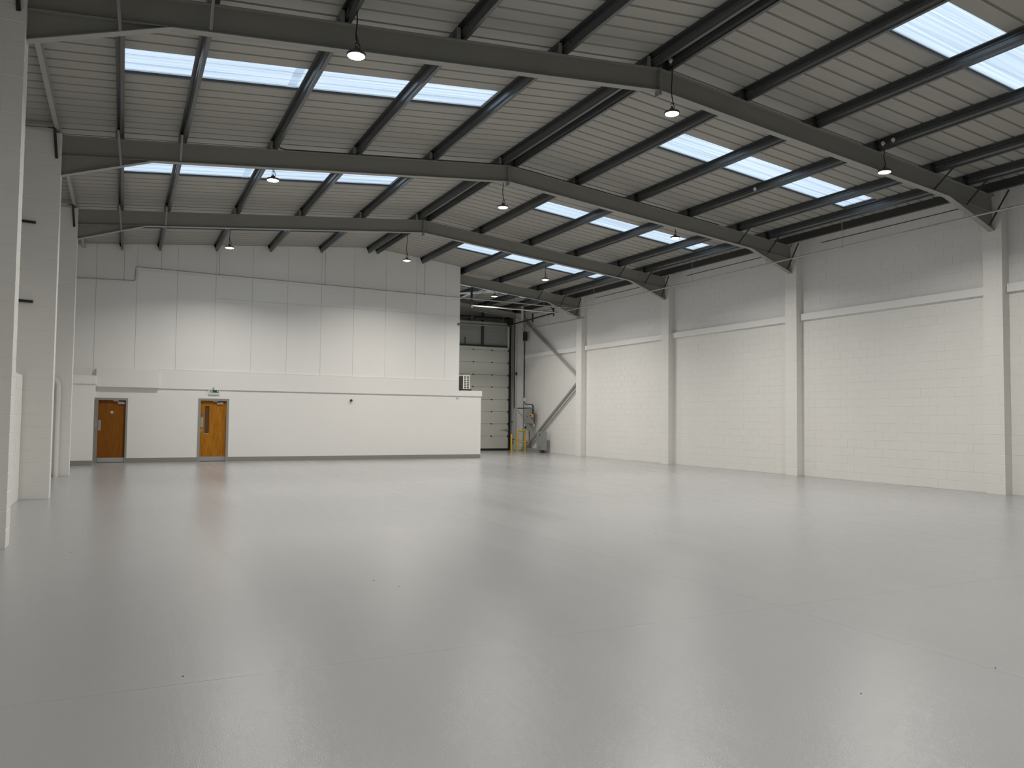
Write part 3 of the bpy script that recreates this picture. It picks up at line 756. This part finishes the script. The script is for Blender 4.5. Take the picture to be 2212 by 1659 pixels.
for (x, y, z, t) in lamps:
    make_lamp('pendant_lamp', x, y, z, zt(x) + 0.02, 'glowing round pendant lamp ' + t)
# junction boxes on purlins
def jbox(x, y, label):
    r = empty('junction_box', (x, y, zt(x) + 0.12)); tag(r, label, 'junction box')
    m = MB(); m.lathe([(0.040, 0.0), (0.042, 0.03), (0.034, 0.042)], (0, 0, 0), 16)
    m.v = [(x - 0.012 - v[2], y + v[0], zt(x) + 0.125 + v[1]) for v in m.v]; m.build('box_body', 'plastic_white', r, True)
    MB().tube([(x - 0.03, y, zt(x) + 0.09), (x - 0.03, y, zt(x) + 0.06)], 0.012, 8).build('cable_gland', 'plastic_white', r)
jbox(13.95, 10.93, 'white round junction box above the right lamp of the nearest frame')
jbox(13.95, 10.69, 'white round junction box on the purlin, second from the nearest frame')
jbox(13.95, 14.60, 'white round junction box on a purlin between two rooflight panes')
jbox(8.50, 10.93, 'white round junction box at the ridge above the apex lamp')

# ------------------------------------------------------------------ left side fittings
for z, zl, lab in ((5.14, 'upper', 'upper dark steel bracket on the second left pier'), (3.65, 'lower', 'lower dark steel bracket on the second left pier')):
    yy = FY[1] - HP
    r = empty('wall_bracket', (-1.75, yy, z)); tag(r, lab, 'bracket')
    m = MB(); m.bar((-2.05, yy - 0.03, z + 0.02), (-1.56, yy - 0.03, z), 0.05, 0.006); m.build('bracket_flange', 'dark_steel', r)
    m = MB(); m.bar((-2.05, yy - 0.008, z + 0.045), (-1.56, yy - 0.008, z + 0.025), 0.006, 0.05); m.build('bracket_web', 'dark_steel', r)
r = empty('drainpipe', (-1.46, 22.92, 0)); tag(r, 'white drainpipe with a bend at its top beside the farthest left pier', 'pipe')
yd = FY[2] - HP - 0.075
pts = [(-1.475, yd, 0.0), (-1.475, yd, 2.30)] + [(-1.475 - 0.22 * (1 - math.cos(a)), yd, 2.30 + 0.22 * math.sin(a)) for a in [i * math.pi / 12 for i in range(1, 7)]] + [(-1.8, yd, 2.52)]
MB().tube(pts, 0.055, 14).build('pipe', 'block_paint', r, True)
for zz in (0.9, 2.1):
    MB().tube([(-1.475, yd, zz), (-1.475, yd, zz + 0.05)], 0.061, 14).build('pipe_collar', 'block_paint', r, True)

# ------------------------------------------------------------------ gable end with sectional door
gw = empty('wall_gable', (15, YG, 0)); tag(gw, 'grey clad gable wall around the tall loading door', 'wall', kind='structure')
DX0, DX1, DTOP = 12.45, 17.43, 5.17
m = MB(); m.prism([(XLU, 0), (DX0, 0), (DX0, zs(DX0)), (RX, zs(RX)), (XLU, zs(XLU))], YG + 0.1, YG + 0.3); m.build('cladding', 'gable_sheet', gw)
MB().box((DX1, YG, 0), (18.3, YG + 0.3, 7.3)).build('jamb_wall', 'white_steel', gw)
z = DTOP + 0.12; zi = [DTOP + 0.05, 6.0, 6.9]
for a, b in ((DTOP + 0.04, 5.98), (5.985, 6.95)):
    MB().box((DX0, YG + 0.1, a), (DX1, YG + 0.25, b)).build('cladding_panel', 'gable_sheet', gw)
MB().prism([(DX0, 6.955), (DX1, 6.955), (DX1, zs(DX1)), (DX0, zs(DX0))], YG + 0.1, YG + 0.25).build('cladding_panel', 'gable_sheet', gw)
for xx in (14.35, 15.98):
    MB().box((xx - 0.05, YG - 0.02, DTOP), (xx + 0.05, YG + 0.12, 7.1)).build('wind_post', 'dark_steel', gw)
MB().box((DX0, YG - 0.10, 6.28), (DX1, YG + 0.05, 6.40)).build('lintel', 'grey_steel', gw)
MB().box((DX1 - 0.09, YG - 0.06, DTOP), (DX1, YG + 0.02, 6.3)).build('post_edge', 'white_steel', gw)

sd = empty('door_4', (15, YG, 0)); tag(sd, 'tall pale sectional loading door with black tracks in the gable', 'door', kind='structure')
jz = [0.09, 0.709, 1.322, 1.931, 2.535, 3.156, 3.762, 4.384, 4.998, DTOP]
for a, b in zip(jz[:-1], jz[1:]):
    pn = MB().prism([(YG, a + 0.004), (YG - 0.01, a + 0.012), (YG - 0.01, b - 0.012), (YG, b - 0.004), (YG + 0.04, b - 0.004), (YG + 0.04, a + 0.004)], DX0, DX1, 'X').build('door_section', 'door_panel', sd)
    if a > 0.2:
        for xx in (13.42, 14.44, 15.467, 16.49):
            MB().box((xx - 0.035, YG - 0.03, a - 0.03), (xx + 0.035, YG - 0.009, a + 0.03)).build('hinge', 'dark_steel', pn)
        MB().box((DX1 - 0.06, YG - 0.05, a - 0.045), (DX1 + 0.03, YG - 0.012, a + 0.045)).build('roller_hinge', 'dark_steel', pn)
MB().box((DX0, YG + 0.012, 0.0), (DX1 + 0.02, YG + 0.06, DTOP + 0.06)).build('section_backing', 'black_rubber', sd)
MB().box((DX0, YG - 0.01, 0.0), (DX1, YG + 0.04, 0.09)).build('bottom_seal', 'black_rubber', sd)
MB().box((DX0, YG - 0.03, DTOP - 0.01), (DX1, YG + 0.05, DTOP + 0.075)).build('head_seal', 'black_paint', sd)
MB().box((14.98, YG - 0.05, DTOP + 0.07), (15.02, YG - 0.02, DTOP + 0.42)).build('lift_arm', 'black_paint', sd)
m = MB(); m.box((DX1 - 0.005, YG - 0.09, 0.0), (DX1 + 0.09, YG - 0.005, 6.4)); m.build('vertical_track', 'black_paint', sd)
MB().box((DX1 + 0.09, YG - 0.14, 0.0), (DX1 + 0.13, YG - 0.01, 6.2)).build('track_angle', 'grey_steel', sd)
XT = 17.33
MB().tube([(DX1 + 0.02, YG - 0.05, 6.15), (XT, YG - 0.25, 6.27), (XT, YG - 0.6, 6.30), (XT, 30.75, 6.385)], 0.034, 8).build('horizontal_track', 'black_paint', sd, True)
MB().tube([(13.2, 30.6, 6.39), (17.45, 30.6, 6.385)], 0.032, 12).build('cross_bar', 'bright_steel', sd, True)
MB().tube([(17.30, 30.75, 6.24), (17.30, 30.75, 6.60)], 0.03, 8).build('end_stop', 'black_paint', sd)
MB().tube([(17.30, 30.75, 6.45), (16.9, 30.4, 6.75)], 0.02, 8).build('end_brace', 'black_paint', sd)
MB().box((17.34, 33.97, 6.36), (17.42, 34.05, zs(17.4))).build('track_hanger', 'white_steel', sd)
MB().box((17.33, 32.85, 6.20), (17.39, 32.91, 6.62)).build('track_hanger', 'dark_steel', sd)
MB().box((13.16, 30.57, 6.30), (13.24, 30.63, zs(13.2))).build('track_hanger', 'dark_steel', sd)
MB().bar((13.22, 30.6, 6.6), (14.0, 30.6, 7.2), 0.04, 0.01).build('hanger_brace', 'dark_steel', sd)
MB().tube([(12.6, YG - 0.16, 6.20), (17.40, YG - 0.16, 6.20)], 0.03, 10).build('lower_shaft', 'grey_steel', sd, True)
MB().tube([(12.6, YG - 0.22, 6.55), (17.45, YG - 0.22, 6.55)], 0.018, 8).build('spring_shaft', 'dark_steel', sd, True)
for xa, xb in ((12.9, 15.12), (15.42, 16.95)):
    n = int((xb - xa) / 0.045); pts = []; rr = []
    for i in range(n):
        x = xa + (xb - xa) * i / n; pts += [(x, YG - 0.22, 6.55), (x + 0.022, YG - 0.22, 6.55)]; rr += [0.098, 0.088]
    MB().tube(pts, rr, 14).build('torsion_spring', 'black_paint', sd)
MB().box((15.16, YG - 0.30, 6.42), (15.38, YG - 0.02, 6.66)).build('spring_bracket', 'dark_steel', sd)
MB().tube([(17.10, YG - 0.22, 6.55), (17.24, YG - 0.22, 6.55)], 0.11, 18).build('cable_drum', 'black_paint', sd, True)
MB().box((17.26, YG - 0.40, 6.28), (17.46, YG - 0.04, 6.72)).build('end_bracket', 'black_paint', sd)
MB().tube([(17.0, YG - 0.03, 1.02), (17.42, YG - 0.03, 1.02)], 0.012, 8).build('lock_bar', 'grey_steel', sd)
MB().box((17.25, YG - 0.06, 0.98), (17.42, YG - 0.02, 1.07)).build('lock_case', 'grey_steel', sd)
# roof tie beyond the fourth frame
r = empty('roof_brace', (14, 31.8, 7.1)); tag(r, 'pale tube brace under the roof beyond the fourth frame', 'brace')
MB().tube([(12.2, 31.8, 6.96), (14.62, 31.8, 7.255), (15.3, 31.8, zs(15.3) - 0.03)], 0.045, 12).build('tube', 'white_steel', r, True)
r = empty('roof_brace', (13, 31.8, 6.9)); tag(r, 'short pale tube brace at the partition edge beyond the fourth frame', 'brace')
MB().tube([(12.2, 31.9, 6.35), (13.5, 31.9, 7.02), (14.4, 31.9, zs(14.4) - 0.02)], 0.035, 12).build('tube', 'white_steel', r, True)

# diagonal wall braces
XBR = 17.90
r = empty('diagonal_brace', (XBR, 32, 5)); tag(r, 'upper grey tubular diagonal brace on the right wall', 'brace', 'tubular braces of the right wall')
MB().tube([(XBR, 34.75, 6.48), (XBR, 29.6, 3.52)], 0.072, 16).build('tube', 'grey_steel', r, True)
MB().box((XBR - 0.006, 34.6, 6.3), (XBR + 0.006, 34.92, 6.6)).build('gusset', 'grey_steel', r)
r = empty('diagonal_brace', (XBR, 32, 1.6)); tag(r, 'lower grey tubular diagonal brace on the right wall', 'brace', 'tubular braces of the right wall')
MB().tube([(XBR, 34.34, 0.26), (XBR, 29.6, 3.20)], 0.072, 16).build('tube', 'grey_steel', r, True)
MB().box((XBR - 0.006, 34.25, 0.175), (XBR + 0.006, 34.65, 0.45)).build('gusset', 'grey_steel', r)
r = empty('plinth_box', (17.9, 33.5, 0)); tag(r, 'low pale steel plinth under the lower diagonal brace', 'plinth')
MB().box((17.83, 32.85, 0.0), (18.03, 34.55, 0.17)).build('plinth_body', 'grey_steel', r)
MB().box((17.83, 34.552, 0.0), (18.03, 34.86, 0.17)).build('plinth_end', 'grey_steel', r)

# control gear
r = empty('control_cabinet', (17.72, 33.78, 1.36)); tag(r, 'grey door control cabinet with an isolator below, on a black strut', 'control cabinet')
MB().box((17.60, 33.47, 1.365), (17.82, 34.09, 2.07)).build('cabinet_body', 'cabinet_grey', r)
dd = MB().box((17.588, 33.48, 1.375), (17.60, 34.08, 2.06)).build('cabinet_door', 'cabinet_grey', r)
for (yy, zz, mt) in ((33.93, 1.95, 'sign_white'), (33.93, 1.86, 'sign_white'), (33.78, 1.97, 'sign_white'), (33.74, 1.70, 'sign_black')):
    MB().tube([(17.588, yy, zz), (17.576, yy, zz)], 0.024, 10).build('button', mt, dd)
iso = MB().box((17.62, 33.64, 1.03), (17.80, 34.03, 1.36)).build('isolator_box', 'cabinet_grey', r)
MB().tube([(17.62, 33.98, 1.17), (17.575, 33.98, 1.17)], 0.055, 14).build('isolator_knob', 'sign_black', iso)
MB().box((17.60, 33.38, 2.085), (17.64, 34.88, 2.13)).build('strut_channel', 'black_paint', r)
MB().box((17.60, 33.37, 1.66), (17.72, 33.465, 1.82)).build('switch_box', 'orange_plastic', r)
MB().tube([(17.60, 33.43, 1.74), (17.575, 33.43, 1.74)], 0.03, 10).build('switch_button', 'sign_black', r)
MB().tube([(17.72, 34.35, 5.93), (17.72, 34.35, 2.45), (17.71, 34.2, 2.30), (17.70, 33.7, 2.29), (17.70, 33.42, 2.27), (17.69, 33.28, 2.10), (17.69, 33.24, 1.6), (17.69, 33.25, 1.35)], 0.02, 8).build('cable', 'black_rubber', r, True)
MB().tube([(17.70, 33.45, 2.27), (17.69, 33.40, 2.10), (17.69, 33.41, 1.82)], 0.018, 8).build('cable', 'black_rubber', r, True)
MB().lathe([(0.02, 0.0), (0.045, 0.02), (0.04, 0.10), (0.02, 0.16)], (17.69, 33.25, 1.20), 10).build('plug', 'tag_yellow', r, True)
MB().tube([(17.72, 33.8, 1.03), (17.73, 33.78, 0.7), (17.76, 33.74, 0.35), (17.80, 33.74, 0.16)], 0.015, 8).build('earth_cable', 'black_rubber', r, True)
MB().box((17.68, 34.30, 2.45), (17.75, 34.38, 2.62)).build('cable_clamp', 'plastic_white', r)
# black barrel high on the column
r = empty('spring_barrel', (17.85, 34.55, 5.5)); tag(r, 'black barrel with a ring hanging high beside the corner column', 'barrel')
MB().tube([(17.82, 34.52, 5.47), (17.82, 34.52, 5.90)], 0.115, 16).build('barrel', 'black_rubber', r, True)
MB().tube([(17.82, 34.52 + 0.07 * math.cos(a), 5.43 + 0.07 * math.sin(a)) for a in [i * math.pi / 6 for i in range(13)]], 0.012, 6, False).build('ring', 'bright_steel', r)
MB().tube([(17.82, 34.52, 5.9), (17.80, 34.60, 6.10), (17.78, 34.62, 6.35)], 0.012, 6).build('chain', 'bright_steel', r)

# grey cabinet by the wall
r = empty('floor_cabinet', (17.75, 32.45, 0.1)); tag(r, 'grey steel cabinet on a stand against the right wall under the brace', 'cabinet')
MB().box((17.60, 32.14, 0.14), (17.775, 32.80, 1.0)).build('cabinet_body', 'cabinet_grey', r)
dd = MB().box((17.588, 32.15, 0.15), (17.60, 32.79, 0.99)).build('cabinet_door', 'cabinet_grey', r)
for zz, hh in ((0.84, 0.10), (0.27, 0.05)):
    MB().box((17.576, 32.44, zz - hh / 2), (17.588, 32.48, zz + hh / 2)).build('latch', 'black_paint', dd)
MB().tube([(17.69, 32.30, 0.03), (17.69, 32.30, 0.14)], 0.025, 10).build('stand_leg', 'dark_steel', r)
MB().box((17.58, 32.18, 0.0), (17.775, 32.42, 0.03)).build('foot_plate', 'dark_steel', r)

# yellow guard rails
r = empty('guard_post', (16.99, 34.25, 0)); tag(r, 'single yellow steel guard post beside the loading door track', 'guard post')
MB().tube([(16.99, 34.25, 0.012), (16.99, 34.25, 0.80), (16.99, 34.25, 0.83)], [0.042, 0.042, 0.03], 16).build('post', 'yellow_paint', r, True)
MB().box((16.92, 34.18, 0.0), (17.06, 34.32, 0.012)).build('foot_plate', 'yellow_paint', r)
r = empty('guard_rail', (17.52, 34.25, 0)); tag(r, 'yellow hoop guard rail with a middle bar in front of the corner column', 'guard rail')
xa, xb, yy = 17.30, 17.74, 34.25
MB().tube([(xa, yy, 0.012), (xa, yy, 0.95), (xa + 0.02, yy, 0.985), (xa + 0.05, yy, 1.0), (xb - 0.05, yy, 1.0), (xb - 0.02, yy, 0.985), (xb, yy, 0.95), (xb, yy, 0.012)], 0.038, 14).build('hoop', 'yellow_paint', r, True)
MB().tube([(xa, yy, 0.46), (xb, yy, 0.46)], 0.026, 12).build('middle_bar', 'yellow_paint', r, True)
for xx in (xa, xb): MB().box((xx - 0.07, yy - 0.07, 0), (xx + 0.07, yy + 0.07, 0.012)).build('foot_plate', 'yellow_paint', r)
# pipework between post and rail
r = empty('valve_pipe', (17.16, 34.9, 0)); tag(r, 'small dark valve on a short white pipe between the yellow guards', 'valve')
MB().tube([(17.22, 34.6, 0.0), (17.22, 34.6, 0.30)], 0.045, 12).build('pipe_stub', 'white_steel', r, True)
MB().tube([(17.22, 34.6, 0.30), (17.22, 34.6, 0.62)], 0.02, 8).build('stem', 'dark_steel', r)
MB().tube([(17.10, 34.6, 0.52), (17.34, 34.6, 0.58)], 0.02, 8).build('lever', 'dark_steel', r)
MB().lathe([(0.03, 0), (0.05, 0.03), (0.03, 0.07)], (17.22, 34.6, 0.40), 10).build('valve_body', 'dark_steel', r, True)
r = empty('service_conduit', (17.46, 34.8, 0)); tag(r, 'thin grey conduit running up the corner column', 'conduit')
MB().tube([(17.50, 34.86, 0.6), (17.50, 34.86, 6.2)], 0.022, 8).build('conduit', 'pipe_paint', r, True)
MB().box((17.56, 35.13, 2.1), (17.62, 35.20, 6.3)).build('shade_strip', 'black_paint', r)  # black box stands in for the shade in the jamb-to-column recess
MB().box((17.46, 34.80, 3.75), (17.54, 34.86, 3.9)).build('conduit_box', 'black_paint', r)
r = disc(MB(), (17.62, YG - 0.001, 1.42), 0.05, 0.02).build('push_button', 'sign_black'); tag(r, 'round black push button on the wall beside the loading door', 'button')

# ------------------------------------------------------------------ air conditioner on the office roof
r = empty('air_conditioner', (12.55, 29.7, 2.70)); tag(r, 'air conditioner outdoor unit on the office roof beside the partition', 'air conditioner')
ax0, ax1, ay0, ay1, az0, az1 = 12.27, 12.56, 29.18, 30.0, 2.765, 3.31
MB().box((ax0 + 0.01, ay0 + 0.01, az0), (ax1 - 0.01, ay1, az1 - 0.01)).build('body', 'fin_grey', r)
m = MB()
for i in range(16):
    yy = ay0 + 0.06 + i * 0.047; m.box((ax0, yy, az0 + 0.03), (ax0 + 0.012, yy + 0.012, az1 - 0.03))
m.build('coil_fins', 'fin_grey', r)
m = MB(); m.box((ax0, ay0, az0), (ax0 + 0.03, ay0 + 0.02, az1)); m.box((ax1 - 0.03, ay0, az0), (ax1, ay0 + 0.02, az1)); m.box((ax0 + 0.03, ay0, az0), (ax1 - 0.03, ay0 + 0.02, az0 + 0.03)); m.box((ax0 + 0.03, ay0, az1 - 0.03), (ax1 - 0.03, ay0 + 0.02, az1))
gf = m.build('side_frame', 'appliance_white', r)
for i in range(1, 7):
    zz = az0 + 0.03 + i * (az1 - az0 - 0.06) / 7
    MB().box((ax0 + 0.03, ay0 + 0.002, zz - 0.012), (ax1 - 0.03, ay0 + 0.018, zz + 0.012)).build('grille_bar', 'appliance_white', gf)
MB().box(((ax0 + ax1) / 2 - 0.014, ay0 + 0.001, az0 + 0.03), ((ax0 + ax1) / 2 + 0.014, ay0 + 0.019, az1 - 0.03)).build('grille_post', 'appliance_white', gf)
MB().box((ax0 - 0.01, ay0 - 0.01, az1 - 0.005), (ax1 + 0.01, ay1 + 0.01, az1 + 0.02)).build('lid', 'appliance_white', r)
MB().box((ax0 - 0.02, ay0 - 0.02, 2.69), (ax1 + 0.07, ay0 + 0.08, 2.765)).build('foot_rail', 'black_rubber', r)
MB().box((ax0 - 0.02, ay1 - 0.12, 2.69), (ax1 + 0.07, ay1 - 0.02, 2.765)).build('foot_rail', 'black_rubber', r)

# ------------------------------------------------------------------ chips on the floor
chips = [(2.253, 7.537, 'ahead on the left'), (0.378, 5.255, 'beside the floor joint on the left'), (6.806, 9.093, 'ahead on the right'), (2.39, 7.178, 'second of the pair ahead on the left'), (5.176, 3.258, 'at the right edge of view'), (3.949, 3.287, 'nearest the viewer on the right'), (-0.49, 10.43, 'beside the nearest left pier')]
for x, y, t in chips:
    a = random.uniform(0, 3); c, s = math.cos(a), math.sin(a)
    poly = [(x + (u * c - v * s), y + (u * s + v * c)) for u, v in ((-0.007, -0.003), (0.006, -0.0035), (0.008, 0.001), (0.0, 0.003), (-0.006, 0.002))]
    o = MB().prism(poly, 0.0, 0.003, 'Z').build('floor_chip', 'debris'); tag(o, 'tiny dark chip lying on the grey floor, ' + t, 'chip', 'chips on the floor')
